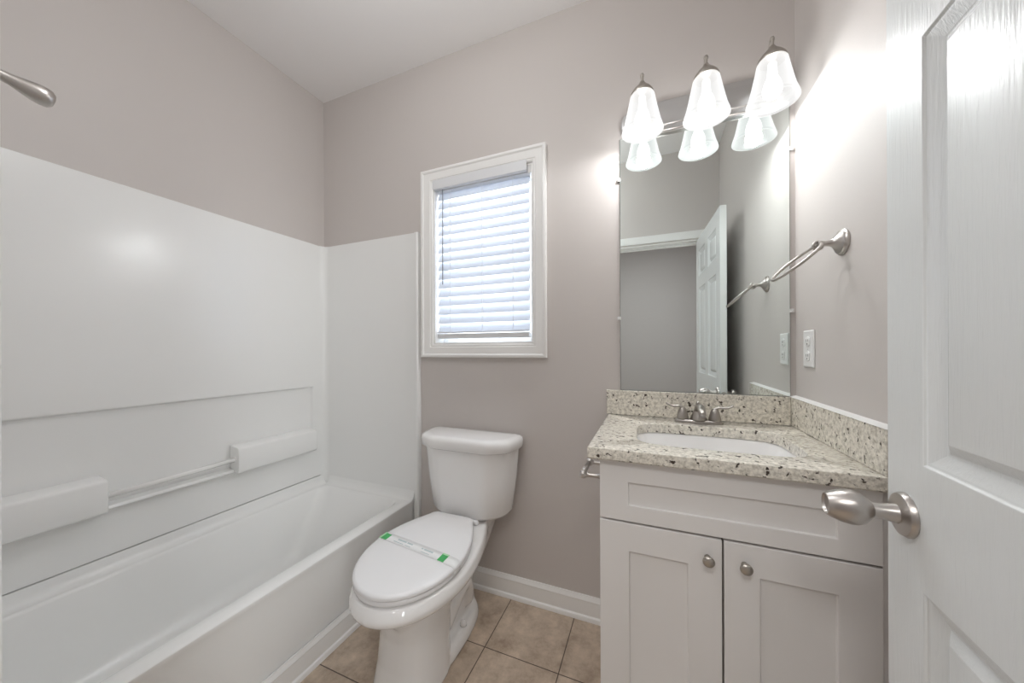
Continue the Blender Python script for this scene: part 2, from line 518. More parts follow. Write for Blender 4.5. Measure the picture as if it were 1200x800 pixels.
for i in range(NS):
    z = 2.042 - i * DZ
    if first is None:
        first = obj('slat', slat_bm(), M['slat'], bl, smooth='auto')
        first.location = (0, 0, z)
    else:
        c = first.copy(); c.parent = bl; col.objects.link(c); c.location = (0, 0, z)
    if i == NS - 1: c.rotation_euler = (0, 0, 0)
bm = B(); box(bm, SX0, SX1, 0.014, 0.054, 1.268, 1.294)
obj('bottom_rail', bm, M['blind'], bl, bevel=0.004)
bm = B(); box(bm, SX0, SX1, 0.012, 0.056, 1.2985, 1.3045)
obj('bottom_slat', bm, M['blind'], bl, bevel=0.001)
for x in (0.925, 1.115, 1.285):
    bm = B()
    box(bm, x - 0.0012, x + 0.0012, 0.009, 0.0105, 1.30, 2.062)
    box(bm, x - 0.0012, x + 0.0012, 0.0575, 0.059, 1.30, 2.062)
    obj('ladder_cord', bm, M['tape'], bl)
bm = B(); tube(bm, [(0.884, 0.002, 2.072), (0.8838, 0.000, 1.80), (0.8835, 0.000, 1.557)], 0.0028, 8)
obj('tilt_wand', bm, M['wand'], bl, smooth=True)

# ------------------------------------------------------------------ bathtub
tub = thing('bathtub', 'white acrylic bathtub with straight apron along the left wall', 'bathtub', (0.37, -0.74, 0))
def rrect(x0, x1, y0, y1, r, z, n=7):
    pts = []
    for cx, cy, a0 in ((x1 - r, y1 - r, 0), (x0 + r, y1 - r, 90), (x0 + r, y0 + r, 180), (x1 - r, y0 + r, 270)):
        for k in range(n):
            a = math.radians(a0 + 90 * k / (n - 1))
            pts.append((cx + r * math.cos(a), cy + r * math.sin(a), z))
    return pts
TX1, TY0, TY1, RZ = 0.708, YF + 0.002, -0.003, 0.388
bm = B()
LX = 0.070
loops = [rrect(0.002, TX1 - 0.006, TY0, TY1, 0.012, 0.001),
         rrect(0.002, TX1 - 0.004, TY0, TY1, 0.012, RZ - 0.05),
         rrect(0.002, TX1 - 0.002, TY0, TY1, 0.014, RZ - 0.018),
         rrect(0.002, TX1, TY0, TY1, 0.014, RZ - 0.009),
         rrect(0.0025, TX1 - 0.001, TY0, TY1, 0.014, RZ - 0.003),
         rrect(0.005, TX1 - 0.005, TY0 + 0.003, TY1 - 0.003, 0.014, RZ),
         rrect(LX - 0.010, TX1 - 0.060, TY0 + 0.07, TY1 - 0.052, 0.055, RZ),
         rrect(LX - 0.004, TX1 - 0.066, TY0 + 0.076, TY1 - 0.058, 0.055, RZ - 0.003),
         rrect(LX + 0.002, TX1 - 0.072, TY0 + 0.082, TY1 - 0.064, 0.055, RZ - 0.012),
         rrect(LX + 0.016, TX1 - 0.086, TY0 + 0.11, TY1 - 0.13, 0.07, RZ - 0.12),
         rrect(LX + 0.034, TX1 - 0.106, TY0 + 0.14, TY1 - 0.225, 0.09, RZ - 0.26),
         rrect(LX + 0.052, TX1 - 0.126, TY0 + 0.16, TY1 - 0.27, 0.09, RZ - 0.305),
         rrect(LX + 0.085, TX1 - 0.160, TY0 + 0.20, TY1 - 0.32, 0.08, RZ - 0.325)]
loft(bm, loops)
obj('tub_shell', bm, M['acrylic'], tub, smooth='auto', angle=38)
bm = B(); lathe(bm, [(0.0, 0), (0.032, 0), (0.032, 0.004), (0.026, 0.006), (0.0, 0.006)], (0.335, -1.17, RZ - 0.326), n=24)
obj('drain', bm, M['nickel'], tub, smooth='auto')

# tub surround
sur = thing('tub_surround', 'glossy white tub wall surround with recessed shelf band above the bathtub', 'tub surround', (0.01, -0.74, RZ))
PX = 0.026
SZ0, SZ1 = RZ - 0.0 + 0.002, 1.850
def on_left(u, v, h): return Vector((PX + h, u, v))     # u along y
bm = slab_with_panels(YF + 0.001, -0.034, SZ0 + 0.052, SZ1, [(YF + 0.06, -0.098, 0.617, 0.992)], [(0, 0), (0.003, -0.003), (0.009, -0.015), (0.016, -0.0175)], PX - 0.001, on_left)
obj('back_panel', bm, M['acrylic'], sur, bevel=0.0025)
# rolled lower lip that meets the tub
bm = B()
prof = [(0.001, SZ0 - 0.0015), (0.060, SZ0 - 0.0015), (0.050, SZ0 + 0.002), (0.041, SZ0 + 0.010), (0.034, SZ0 + 0.024), (0.0295, SZ0 + 0.049), (0.001, SZ0 + 0.049)]
loft(bm, [[(x, y, z) for x, z in prof] for y in (YF + 0.001, -0.034)])
obj('lower_lip', bm, M['acrylic'], sur, smooth='auto')
# coved corner and end panel
bm = B()
R = 0.034
arc = [(PX + R - R * math.cos(a), -PX - R + R * math.sin(a)) for a in [PI / 2 * k / 8 for k in range(9)]]
sec = [(0.001, -0.0345), (PX, -0.0345)] + [(x, y + 0.0) for x, y in arc[0:0]]
sec = [(0.001, -0.062)] + [(PX + R - R * math.cos(PI / 2 * k / 8), -0.062 + R * math.sin(PI / 2 * k / 8) + 0.009) for k in range(9)] + [(PX + R, -0.001), (0.001, -0.001)]
loft(bm, [[(x, y, z) for x, y in sec] for z in (SZ0, SZ1 + 0.001)])
obj('corner_cove', bm, M['acrylic'], sur, smooth='auto')
bm = B()
prof = [(PX + R, -0.001), (PX + R, -0.019), (0.640, -0.019), (0.712, -0.019), (0.716, -0.021), (0.7185, -0.026), (0.724, -0.0275), (0.735, -0.027), (0.740, -0.022), (0.7415, -0.001)]
loft(bm, [[(x, y, z) for x, y in prof] for z in (SZ0 - 0.0, SZ1)])
obj('end_panel', bm, M['acrylic'], sur, smooth='auto')
bm = B()
prof = [(-0.0192, SZ0 - 0.0015), (-0.048, SZ0 - 0.0015), (-0.038, SZ0 + 0.002), (-0.030, SZ0 + 0.010), (-0.024, SZ0 + 0.026), (-0.0192, SZ0 + 0.044)]
loft(bm, [[(x, y, z) for y, z in prof] for x in (0.062, 0.708)])
obj('end_lip', bm, M['acrylic'], sur, smooth='auto')
bm = B(); box(bm, 0.7115, 0.7415, -0.0275, -0.001, 0.002, SZ0 - 0.0005)
obj('edge_flange', bm, M['acrylic'], sur, bevel=0.003)
bm = B()
LB = 0.086
def ledge(bm, y0, y1):
    prof = [(PX - 0.012, 0.619), (LB - 0.010, 0.617), (LB - 0.003, 0.622), (LB, 0.632), (LB, 0.726), (LB - 0.004, 0.736), (LB - 0.014, 0.741), (PX - 0.012, 0.748)]
    loft(bm, [[(x, y, z) for x, z in prof] for y in (y0, y1)])
ledge(bm, -0.532, -0.118)
obj('soap_ledge', bm, M['acrylic'], sur, bevel=0.006, seg=3)
bm = B(); ledge(bm, YF + 0.07, -0.952)
obj('soap_ledge', bm, M['acrylic'], sur, bevel=0.006, seg=3)
bm = B()
prof = [(PX - 0.012, 0.619), (0.052, 0.619), (0.056, 0.625), (0.052, 0.634), (PX - 0.012, 0.640)]
loft(bm, [[(x, y, z) for x, z in prof] for y in (-0.951, -0.533)])
obj('lower_shelf', bm, M['acrylic'], sur, bevel=0.003)
bm = B(); tube(bm, [(0.062, -0.955, 0.676), (0.062, -0.53, 0.684)], 0.0100, 14)
obj('towel_bar', bm, M['bar'], sur, smooth=True)
bm = B(); lathe(bm, [(0.0, 0), (0.013, 0), (0.013, 0.004), (0.009, 0.006), (0, 0.006)], (0.062, -0.533, 0.684), (0, -1, 0), 18)
obj('bar_socket', bm, M['trim'], sur, smooth='auto')

# ------------------------------------------------------------------ shower head
sh = thing('shower_head', 'satin nickel shower head reaching out over the tub near the doorway', 'shower head', (0.38, YF, 1.94))
SHX = 0.38
bm = B(); lathe(bm, [(0, 0), (0.030, 0), (0.029, 0.006), (0.018, 0.012), (0.0, 0.013)], (SHX, YF + 0.0005, 1.945), (0, 1, 0), 24)
obj('flange', bm, M['nickel'], sh, smooth='auto')
bm = B(); tube(bm, smooth_pts([(SHX, YF + 0.008, 1.945), (SHX, -1.40, 1.943), (SHX, -1.33, 1.932), (SHX, -1.275, 1.919)]), 0.0115, 14)
obj('shower_arm', bm, M['nickel'], sh, smooth=True)
bm = B()
lathe(bm, [(0, 0), (0.0125, 0), (0.0125, 0.045), (0.0145, 0.070), (0.0200, 0.090), (0.0245, 0.108), (0.0255, 0.120), (0.0235, 0.132), (0.016, 0.139), (0.008, 0.141), (0, 0.141)], (SHX, -1.285, 1.921), (0, 0.985, -0.155), 28)
obj('spray_head', bm, M['nickel'], sh, smooth=True)

# ------------------------------------------------------------------ toilet
TCX = 1.088
toi = thing('toilet', 'white two-piece toilet with closed lid standing between bathtub and vanity', 'toilet', (TCX, -0.4, 0))
def egg(yb, yf, hw, z, cx=TCX, bw=0.56, r=0.03):
    """plan outline: squared back of half-width hw*bw at yb, widest half-way, round nose at yf"""
    ym = yb + (yf - yb) * 0.53
    side = []
    for i in range(13):
        t = i / 12
        side.append((hw * (bw + (1 - bw) * (1 - t ** 1.9)), ym + (yb - r - ym) * t))
    bx = hw * bw
    for i in range(1, 6):
        a = PI / 2 * i / 5
        side.append((bx - r + r * math.cos(a), yb - r + r * math.sin(a)))
    pts = side + [(-x, y) for x, y in reversed(side)]
    for i in range(1, 28):
        a = PI + PI * i / 28
        pts.append((hw * math.cos(a), ym + (ym - yf) * math.sin(a)))
    return [(cx + x - 0.05 * (y + 0.48), y, z) for x, y in pts]
bm = B()
BCX = 1.098
loft(bm, [egg(-0.2, -0.6, 0.088, 0.215, BCX, 0.8), egg(-0.18, -0.64, 0.118, 0.287, BCX, 0.8), egg(-0.16, -0.7, 0.158, 0.335, BCX, 0.76), egg(-0.13, -0.742, 0.194, 0.358, BCX, 0.72), egg(-0.12, -0.763, 0.203, 0.374, BCX, 0.69), egg(-0.12, -0.770, 0.206, 0.388, BCX, 0.68), egg(-0.12, -0.760, 0.202, 0.411, BCX, 0.68), egg(-0.122, -0.752, 0.195, 0.422, BCX, 0.68), egg(-0.135, -0.73, 0.18, 0.425, BCX, 0.68)])
# deck under the tank
loft(bm, [[(TCX + sx * w, y, z) for sx, y in ((-1, yb), (1, yb), (1.08, yf), (-1.08, yf))] for w, yb, yf, z in ((0.075, -0.05, -0.24, 0.24), (0.110, -0.03, -0.25, 0.35), (0.122, -0.025, -0.26, 0.395), (0.122, -0.025, -0.26, 0.425))])
# pedestal, front column
def ell(hw, yb, yf, z, cx=TCX, n=40, p=2.6):
    pts = []
    ym = (yb + yf) / 2; hl = (yb - yf) / 2
    for i in range(n):
        a = 2 * PI * i / n
        c, s = math.cos(a), math.sin(a)
        pts.append((cx + hw * math.copysign(abs(c) ** (2 / p), c), ym + hl * math.copysign(abs(s) ** (2 / p), s), z))
    return pts
loft(bm, [ell(0.126, -0.37, -0.655, 0.001), ell(0.122, -0.37, -0.645, 0.02), ell(0.116, -0.37, -0.625, 0.10), ell(0.112, -0.36, -0.615, 0.20), ell(0.114, -0.33, -0.620, 0.28), ell(0.12, -0.30, -0.63, 0.34)])
# back trapway column and foot
loft(bm, [ell(0.070, -0.085, -0.45, 0.001), ell(0.070, -0.10, -0.45, 0.08), ell(0.072, -0.12, -0.45, 0.18), ell(0.078, -0.10, -0.45, 0.26), ell(0.10, -0.05, -0.45, 0.36)])
loft(bm, [ell(0.118, -0.100, -0.60, 0.001), ell(0.118, -0.105, -0.60, 0.020), ell(0.112, -0.112, -0.60, 0.040), ell(0.098, -0.125, -0.60, 0.054)])
# trapway bulge on each side
for sx in (-1, 1):
    tube(bm, smooth_pts([(TCX + sx * 0.055, -0.40, 0.12), (TCX + sx * 0.070, -0.33, 0.20), (TCX + sx * 0.070, -0.275, 0.215), (TCX + sx * 0.060, -0.235, 0.16), (TCX + sx * 0.05, -0.22, 0.10)], 6), 0.040, 14)
o = obj('bowl', bm, M['porcelain'], toi, smooth=True)
rm = o.modifiers.new('fuse', 'REMESH'); rm.mode = 'VOXEL'; rm.voxel_size = 0.0055; rm.use_smooth_shade = True
sm = o.modifiers.new('soften', 'SMOOTH'); sm.factor = 0.5; sm.iterations = 7
# tank
TKX = 1.098
def tank_loop(hw, yb, yf, ch, z, r=0.02):
    """plan with a flat front between two angled sides, rounded by the bevel modifier"""
    return [(TKX - hw, yb, z), (TKX + hw, yb, z), (TKX + hw, yb - 0.055, z), (TKX + hw - 0.018, yf + 0.058, z), (TKX + hw - ch, yf + 0.004, z), (TKX - hw + ch, yf + 0.004, z), (TKX - hw + 0.018, yf + 0.058, z), (TKX - hw, yb - 0.055, z)]
def round_loop(lp, r, k=5):
    out = []
    m = len(lp)
    for i in range(m):
        p, a, b = Vector(lp[i]), Vector(lp[i - 1]), Vector(lp[(i + 1) % m])
        da, db = (a - p), (b - p)
        rr = min(r, da.length * 0.45, db.length * 0.45)
        s, e = p + da.normalized() * rr, p + db.normalized() * rr
        for j in range(k):
            t = j / (k - 1)
            out.append((s * (1 - t) ** 2 + p * 2 * t * (1 - t) + e * t * t))
    return out
bm = B()
TB = -0.022
loft(bm, [round_loop(tank_loop(0.178, TB - 0.02, -0.175, 0.09, 0.438), 0.03), round_loop(tank_loop(0.196, TB - 0.008, -0.192, 0.09, 0.442), 0.03), round_loop(tank_loop(0.203, TB - 0.004, -0.198, 0.092, 0.455), 0.03),
          round_loop(tank_loop(0.222, TB, -0.206, 0.098, 0.60), 0.03), round_loop(tank_loop(0.236, TB, -0.212, 0.102, 0.752), 0.03)])
obj('tank', bm, M['porcelain'], toi, smooth='auto', angle=50)
bm = B()
loft(bm, [round_loop(tank_loop(0.243, TB + 0.002, -0.218, 0.104, 0.746), 0.03), round_loop(tank_loop(0.252, TB + 0.006, -0.226, 0.106, 0.752), 0.03), round_loop(tank_loop(0.254, TB + 0.006, -0.228, 0.106, 0.785), 0.03),
          round_loop(tank_loop(0.250, TB + 0.004, -0.224, 0.105, 0.796), 0.03), round_loop(tank_loop(0.240, TB - 0.002, -0.214, 0.102, 0.803), 0.03), round_loop(tank_loop(0.222, TB - 0.012, -0.198, 0.096, 0.806), 0.03)])
obj('tank_lid', bm, M['porcelain'], toi, smooth='auto', angle=60)
bm = B(); loft(bm, [ell(0.075, -0.06, -0.17, z, TKX) for z in (0.422, 0.440)])
obj('tank_gasket', bm, M['dark'], toi, smooth='auto')
# seat and lid
def seat_egg(ins, z): return egg(-0.213 - ins, -0.752 + ins, 0.191 - ins, z + 0.017, BCX, 0.57)
bm = B(); loft(bm, [seat_egg(0.010, 0.410), seat_egg(0.004, 0.413), seat_egg(0.002, 0.420), seat_egg(0.006, 0.427)])
obj('seat', bm, M['seat'], toi, smooth='auto', angle=50)
bm = B()
loft(bm, [seat_egg(0.008, 0.4295), seat_egg(0.001, 0.432), seat_egg(0.0, 0.440), seat_egg(0.003, 0.445), seat_egg(0.012, 0.4485), seat_egg(0.05, 0.4505), seat_egg(0.12, 0.4515)])
obj('seat_lid', bm, M['seat'], toi, smooth='auto', angle=60)
for sx in (-1, 1):
    bm = B(); box(bm, BCX + sx * 0.072 - 0.028, BCX + sx * 0.072 + 0.028, -0.208, -0.188, 0.426, 0.446)
    obj('hinge_cap', bm, M['seat'], toi, bevel=0.008, seg=3)
    bm = B(); lathe(bm, [(0, 0), (0.014, 0), (0.014, 0.008), (0.010, 0.018), (0.004, 0.022), (0, 0.0225)], (TCX + sx * 0.092, -0.30, 0.053), n=18)
    obj('bolt_cap', bm, M['porcelain'], toi, smooth=True)

# paper band across the lid
BY = -0.478
def lid_half(y):   # half width of the lid outline at y
    yb, yf, hw = -0.213, -0.752, 0.191
    ym = yb + (yf - yb) * 0.53
    if y > ym: return hw - 0.004
    s = (ym - y) / (ym - yf)
    return hw * math.sqrt(max(0, 1 - s * s))
hwid = lid_half(BY)
bm = B()
pts = [(BCX - hwid - 0.003, 0.422), (BCX - hwid - 0.002, 0.4445), (BCX - hwid + 0.012, 0.4502), (BCX - hwid + 0.05, 0.4522), (BCX, 0.4528), (BCX + hwid - 0.05, 0.4522), (BCX + hwid - 0.012, 0.4502), (BCX + hwid + 0.0025, 0.4445), (BCX + hwid + 0.003, 0.430), (BCX + hwid + 0.006, 0.4215)]
BW = 0.022
def skew(x): return BY - 0.13 * (x - BCX + 0.17)
vv = [[bm.verts.new((x, skew(x) + d, z)) for d in (-BW, BW)] for x, z in pts]
for a, b2 in zip(vv, vv[1:]): bm.faces.new((a[0], a[1], b2[1], b2[0]))
bmesh.ops.translate(bm, vec=(0, 0, 0.017), verts=bm.verts)
band = obj('paper_band', bm, M['paper'], smooth='auto')
tag(band, 'white paper band with green patches wrapped across the closed toilet lid', 'paper band')
so = band.modifiers.new('thick', 'SOLIDIFY'); so.thickness = 0.0004; so.offset = 1
def on_band(name, x0, x1, d0, d1, m, dz=0.0):
    bm = B()
    for v in box(bm, x0, x1, BY + d0, BY + d1, 0.4682 + dz, 0.4705 + dz): v.co.y += skew(v.co.x) - BY
    return obj(name, bm, m, band)
on_band('green_patch', BCX - hwid + 0.014, BCX - hwid + 0.042, -0.021, 0.015, M['green'], -0.0008)
on_band('green_patch', BCX + hwid - 0.072, BCX + hwid - 0.045, -0.021, 0.015, M['green'])
on_band('pale_patch', BCX + hwid - 0.073, BCX + hwid - 0.044, 0.014, 0.022, M['green2'], 0.0002)
on_band('pale_patch', BCX - hwid + 0.004, BCX - hwid + 0.014, -0.021, 0.0215, M['green2'], -0.0016)
# faint print on the band: too small to read in the photograph, so only its dash-like rows
for yy, h2, segs in ((0.004, 0.0035, ((-0.10, -0.055), (-0.05, -0.005), (0.0, 0.03), (0.035, 0.078))), (-0.012, 0.0015, ((-0.11, -0.06), (-0.05, -0.02), (0.03, 0.07)))):
    for a, b2 in segs: on_band('printed_line', BCX + a, BCX + b2, yy - h2, yy + h2, M['ink'], -0.0004)

# ------------------------------------------------------------------ vanity
VX0, VX1, VY, VZ = 1.773, 2.388, -0.53, 0.893
van = thing('vanity_cabinet', 'white shaker vanity cabinet under the granite countertop', 'cabinet', (2.08, -0.27, 0))
FD = 0.019
bm = B()
box(bm, VX0 + 0.001, VX0 + 0.016, VY + FD + 0.001, -0.016, 0.001, VZ); box(bm, VX1 - 0.016, VX1 - 0.001, VY + FD + 0.001, -0.016, 0.001, VZ)
box(bm, VX0 + 0.016, VX1 - 0.016, -0.024, -0.016, 0.10, VZ - 0.02)
box(bm, VX0 + 0.016, VX1 - 0.016, VY + FD + 0.001, -0.024, 0.10, 0.118)
box(bm, VX0 + 0.016, VX1 - 0.016, VY + 0.075, VY + 0.09, 0.001, 0.10)
obj('carcass', bm, M['cabinet'], van, bevel=0.0015)
bm = B()
for x0, x1, z0, z1 in ((VX0 + 0.016, VX1 - 0.016, 0.60, VZ - 0.002), (VX0 + 0.016, VX1 - 0.016, 0.118, 0.16), (2.06, 2.10, 0.16, 0.60)):
    box(bm, x0, x1, VY + FD + 0.002, VY + FD + 0.018, z0, z1)
obj('face_frame', bm, M['gap'], van)
SH = [(0, 0), (0.0012, -0.006), (0.004, -0.0065)]
def on_van(u, v, h): return Vector((u, VY - h, v))
bm = slab_with_panels(VX0, VX1, 0.722, VZ - 0.004, [(1.851, 2.310, 0.767, 0.832)], SH, FD, on_van)
obj('drawer_front', bm, M['cabinet'], van, bevel=0.0012)
for x0, x1, p0, p1, kx in ((VX0, 2.0785, 1.853, 2.001, 2.046), (2.0835, VX1, 2.160, 2.310, 2.127)):
    bm = slab_with_panels(x0, x1, 0.105, 0.716, [(p0, p1, 0.183, 0.638)], SH, FD, on_van)
    d = obj('door', bm, M['cabinet'], van, bevel=0.0012)
    bm = B()
    lathe(bm, [(0, 0), (0.0075, 0), (0.006, 0.004), (0.0055, 0.010), (0.0095, 0.015), (0.0135, 0.0185), (0.0142, 0.022), (0.0125, 0.0255), (0.007, 0.0275), (0, 0.028)], (kx, VY - 0.0003, 0.666), (0, -1, 0), 26)
    obj('knob', bm, M['knob'], d, smooth=True)
bm = B(); box(bm, VX1 + 0.0005, W - 0.001, VY + 0.006, VY + FD + 0.02, 0.001, VZ)
obj('filler_strip', bm, M['cabinet'], van)

# granite top with sink cutout
CX0, CX1, CY0, CY1, CZ0, CZ1 = 1.741, W - 0.0005, -0.5545, -0.001, 0.8945, 0.928
top = thing('countertop', 'speckled cream granite countertop with backsplash on the vanity', 'countertop', (2.07, -0.28, CZ0))
SCX, SCY, SHX2, SHY = 2.084, -0.305, 0.217, 0.157
def sup(hx, hy, z, angs, p=5.0):
    out = []
    for a in angs:
        c, s = math.cos(a), math.sin(a)
        out.append((SCX + hx * math.copysign(abs(c) ** (2 / p), c), SCY + hy * math.copysign(abs(s) ** (2 / p), s), z))
    return out
angs = sorted([2 * PI * i / 72 for i in range(72)])
inner = sup(SHX2, SHY, 0, angs)
def to_rect(p, x0, x1, y0, y1):
    dx, dy = p[0] - SCX, p[1] - SCY
    ts = []
    if dx > 1e-9: ts.append((x1 - SCX) / dx)
    if dx < -1e-9: ts.append((x0 - SCX) / dx)
    if dy > 1e-9: ts.append((y1 - SCY) / dy)
    if dy < -1e-9: ts.append((y0 - SCY) / dy)
    tt = min(ts)
    return [SCX + dx * tt, SCY + dy * tt]
def outer_ring(x0, x1, y0, y1):
    o_ = [to_rect(p, x0, x1, y0, y1) for p in inner]
    for cx, cy in ((x0, y0), (x1, y0), (x1, y1), (x0, y1)):   # snap nearest to the corners
        k = min(range(len(o_)), key=lambda i: (o_[i][0] - cx) ** 2 + (o_[i][1] - cy) ** 2)
        o_[k] = [cx, cy]
    return o_
bm = B()
e = 0.004
O1 = outer_ring(CX0, CX1, CY0, CY1)
O2 = outer_ring(CX0 + e, CX1 - e, CY0 + e, CY1 - e)
loops = [[(x, y, CZ0) for x, y, _ in sup(SHX2, SHY, 0, angs)], [(x, y, CZ0) for x, y in O2], [(x, y, CZ0 + e) for x, y in O1], [(x, y, CZ1 - e) for x, y in O1], [(x, y, CZ1 - e * 0.3) for x, y in outer_ring(CX0 + e * .3, CX1 - e * .3, CY0 + e * .3, CY1 - e * .3)], [(x, y, CZ1) for x, y in O2],
         sup(SHX2 + 0.002, SHY + 0.002, CZ1, angs), sup(SHX2, SHY, CZ1 - 0.002, angs), sup(SHX2, SHY, CZ0, angs)]
rings = loft(bm, loops, False, False)
bmesh.ops.remove_doubles(bm, verts=bm.verts, dist=1e-5)
obj('slab', bm, M['granite'], top, smooth='auto', angle=40)
bm = B(); box(bm, 1.733, W - 0.0205, -0.0185, -0.0005, CZ1 + 0.0002, 1.0315)
obj('backsplash', bm, M['granite'], top, bevel=0.002)
bm = B(); box(bm, W - 0.0195, W - 0.0005, -0.5545, -0.0005, CZ1 + 0.0002, 1.0315)
obj('side_splash', bm, M['granite'], top, bevel=0.002)
bm = B(); 
loft(bm, [[(x, y, z) for x, z in ((W - 0.021, 1.0316), (W - 0.0075, 1.0316 + 0.0045), (W - 0.0005, 1.0316 + 0.006), (W - 0.0005, 1.0316))] for y in (-0.5545, -0.001)])
obj('caulk_bead', bm, M['trim'], top)

# undermount sink
snk = thing('sink_basin', 'white undermount sink basin set into the granite countertop', 'sink', (SCX, SCY, 0.76))
bm = B()
prof = [(0.020, 0.8925), (0.020, 0.885), (0.016, 0.88), (0.010, 0.85), (-0.01, 0.80), (-0.05, 0.765), (-0.11, 0.752), (-0.145, 0.750)]
inn = [(0.003, 0.8925), (-0.001, 0.886), (-0.006, 0.85), (-0.026, 0.808), (-0.062, 0.778), (-0.11, 0.766), (-0.145, 0.764)]
def sk(i, z): return sup(SHX2 + i, max(SHY + i, 0.012), z, angs, 5.0 if i > -0.03 else 3.2)
loft(bm, [sk(i, z) for i, z in reversed(prof)] + [sk(i, z) for i, z in inn])
obj('basin', bm, M['porcelain'], snk, smooth='auto', angle=50)
bm = B(); lathe(bm, [(0, 0), (0.021, 0), (0.021, 0.002), (0.016, 0.003), (0.0, 0.0025)], (SCX, SCY, 0.764), n=24)
obj('drain', bm, M['nickel'], snk, smooth='auto')

# faucet
FX, FY, FZ = 2.078, -0.083, CZ1 + 0.0003
fau = thing('sink_faucet', 'brushed nickel two-handle faucet behind the sink basin', 'faucet', (FX, FY, FZ))
bm = B(); loft(bm, [ell(hx, FY + hy, FY - hy, FZ + z, FX, p=2.8) for hx, hy, z in ((0.081, 0.026, 0), (0.081, 0.026, 0.007), (0.078, 0.024, 0.011), (0.070, 0.019, 0.013))])
obj('deck_plate', bm, M['faucet'], fau, smooth='auto', angle=45)
bm = B()
lathe(bm, [(0, 0.010), (0.030, 0.010), (0.027, 0.020), (0.021, 0.034), (0.017, 0.044), (0.0155, 0.050), (0.0, 0.051)], (FX, FY, FZ), n=28)
tube(bm, smooth_pts([(FX, FY, FZ + 0.038), (FX, FY - 0.012, FZ + 0.056), (FX, FY - 0.045, FZ + 0.066), (FX, FY - 0.085, FZ + 0.060), (FX, FY - 0.108, FZ + 0.048)], 6), [0.0165 - 0.00022 * i for i in range(25)], 18, flat=0.8)
obj('spout', bm, M['faucet'], fau, smooth=True)
bm = B(); lathe(bm, [(0, 0), (0.0028, 0), (0.0028, 0.05), (0.006, 0.054), (0.0068, 0.060), (0.004, 0.066), (0, 0.067)], (FX, FY + 0.018, FZ + 0.012), n=14)
obj('lift_rod', bm, M['faucet'], fau, smooth=True)
for sx in (-1, 1):
    hx = FX + sx * 0.054
    bm = B()
    lathe(bm, [(0, 0.012), (0.0215, 0.012), (0.021, 0.018), (0.018, 0.032), (0.014, 0.046), (0.0105, 0.054), (0.006, 0.058), (0, 0.059)], (hx, FY, FZ), n=24)
    tube(bm, smooth_pts([(hx - sx * 0.004, FY, FZ + 0.052), (hx + sx * 0.012, FY - 0.001, FZ + 0.0605), (hx + sx * 0.034, FY - 0.003, FZ + 0.0605), (hx + sx * 0.052, FY - 0.004, FZ + 0.0665), (hx + sx * 0.058, FY - 0.004, FZ + 0.072)], 6), [0.0095 - 0.00018 * i for i in range(25)], 12, flat=0.62)
    obj('handle', bm, M['faucet'], fau, smooth=True)

# toilet paper holder on the cabinet's left side
tph = thing('toilet_paper_holder', 'empty nickel toilet paper holder on the side of the vanity cabinet', 'toilet paper holder', (VX0, -0.36, 0.80))
for y in (-0.295, -0.425):
    bm = B(); lathe(bm, [(0, 0), (0.024, 0), (0.0235, 0.004), (0.017, 0.008), (0.009, 0.012), (0.007, 0.024), (0.0065, 0.050), (0.0085, 0.058), (0.0125, 0.063), (0.0135, 0.071), (0.010, 0.078), (0, 0.080)], (VX0 + 0.0008, y, 0.800), (-1, 0, 0), 22)
    obj('post', bm, M['nickel'], tph, smooth=True)
bm = B(); tube(bm, [(VX0 - 0.069, -0.300, 0.800), (VX0 - 0.069, -0.420, 0.800)], 0.0082, 16)
obj('roller_bar', bm, M['nickel'], tph, smooth=True)

# ------------------------------------------------------------------ mirror
MX0, MX1, MZ0, MZ1 = 1.7905, 2.384, 1.0325, 2.112
mir = thing('wall_mirror', 'large frameless rectangular mirror resting on the backsplash', 'mirror', (2.087, -0.004, MZ0))
bm = B(); box(bm, MX0 + 0.0012, MX1 - 0.0012, -0.0062, -0.0012, MZ0 + 0.0012, MZ1 - 0.0012)
obj('mirror_glass', bm, M['mirror'], mir)
bm = B(); box(bm, MX0, MX1, -0.0056, -0.001, MZ0, MZ1)
obj('glass_edge', bm, M['mirror_edge'], mir)
for x, z, sx in ((MX0, 1.938, -1), (MX0, 1.341, -1), (MX1, 1.938, 1), (MX1, 1.346, 1)):
    bm = B()
    box(bm, x - 0.007 + sx * 0.004, x + 0.007 + sx * 0.004, -0.0095, -0.0005 if False else -0.0064, z - 0.007, z + 0.007)
    box(bm, min(x + sx * 0.0008, x + sx * 0.011), max(x + sx * 0.0008, x + sx * 0.011), -0.0064, -0.0008, z - 0.007, z + 0.007)
    lathe(bm, [(0, 0), (0.0035, 0), (0.003, 0.0016), (0, 0.002)], (x + sx * 0.006, -0.0095, z), (0, -1, 0), 12)
    obj('mirror_clip', bm, M['clear'], mir, bevel=0.001)

# ------------------------------------------------------------------ vanity light
vl = thing('vanity_light', 'satin nickel bar light with three lit frosted bell shades over the mirror', 'wall light', (2.10, -0.01, 2.16))
bm = B()
PZ = 2.160
def oval(hx, hz, y, n=48):
    out = []
    for i in range(n):
        a = 2 * PI * i / n; c, s = math.cos(a), math.sin(a)
        p = 7.0 if True else 2
        x = math.copysign(abs(c) ** (2 / 2.6), c)
        out.append((2.098 + (hx - hz) * (1 if c > 0 else -1) * (1 if abs(c) > 1e-9 else 0) + hz * c * 1.0, y, PZ + hz * s))
    return out
loft(bm, [oval(0.302, 0.066, -0.0068), oval(0.302, 0.066, -0.016), oval(0.296, 0.060, -0.020), oval(0.292, 0.040, -0.021), oval(0.290, 0.036, -0.027), oval(0.288, 0.026, -0.0285)])
obj('backplate', bm, M['plate'], vl, smooth='auto', angle=28)
bm = B()
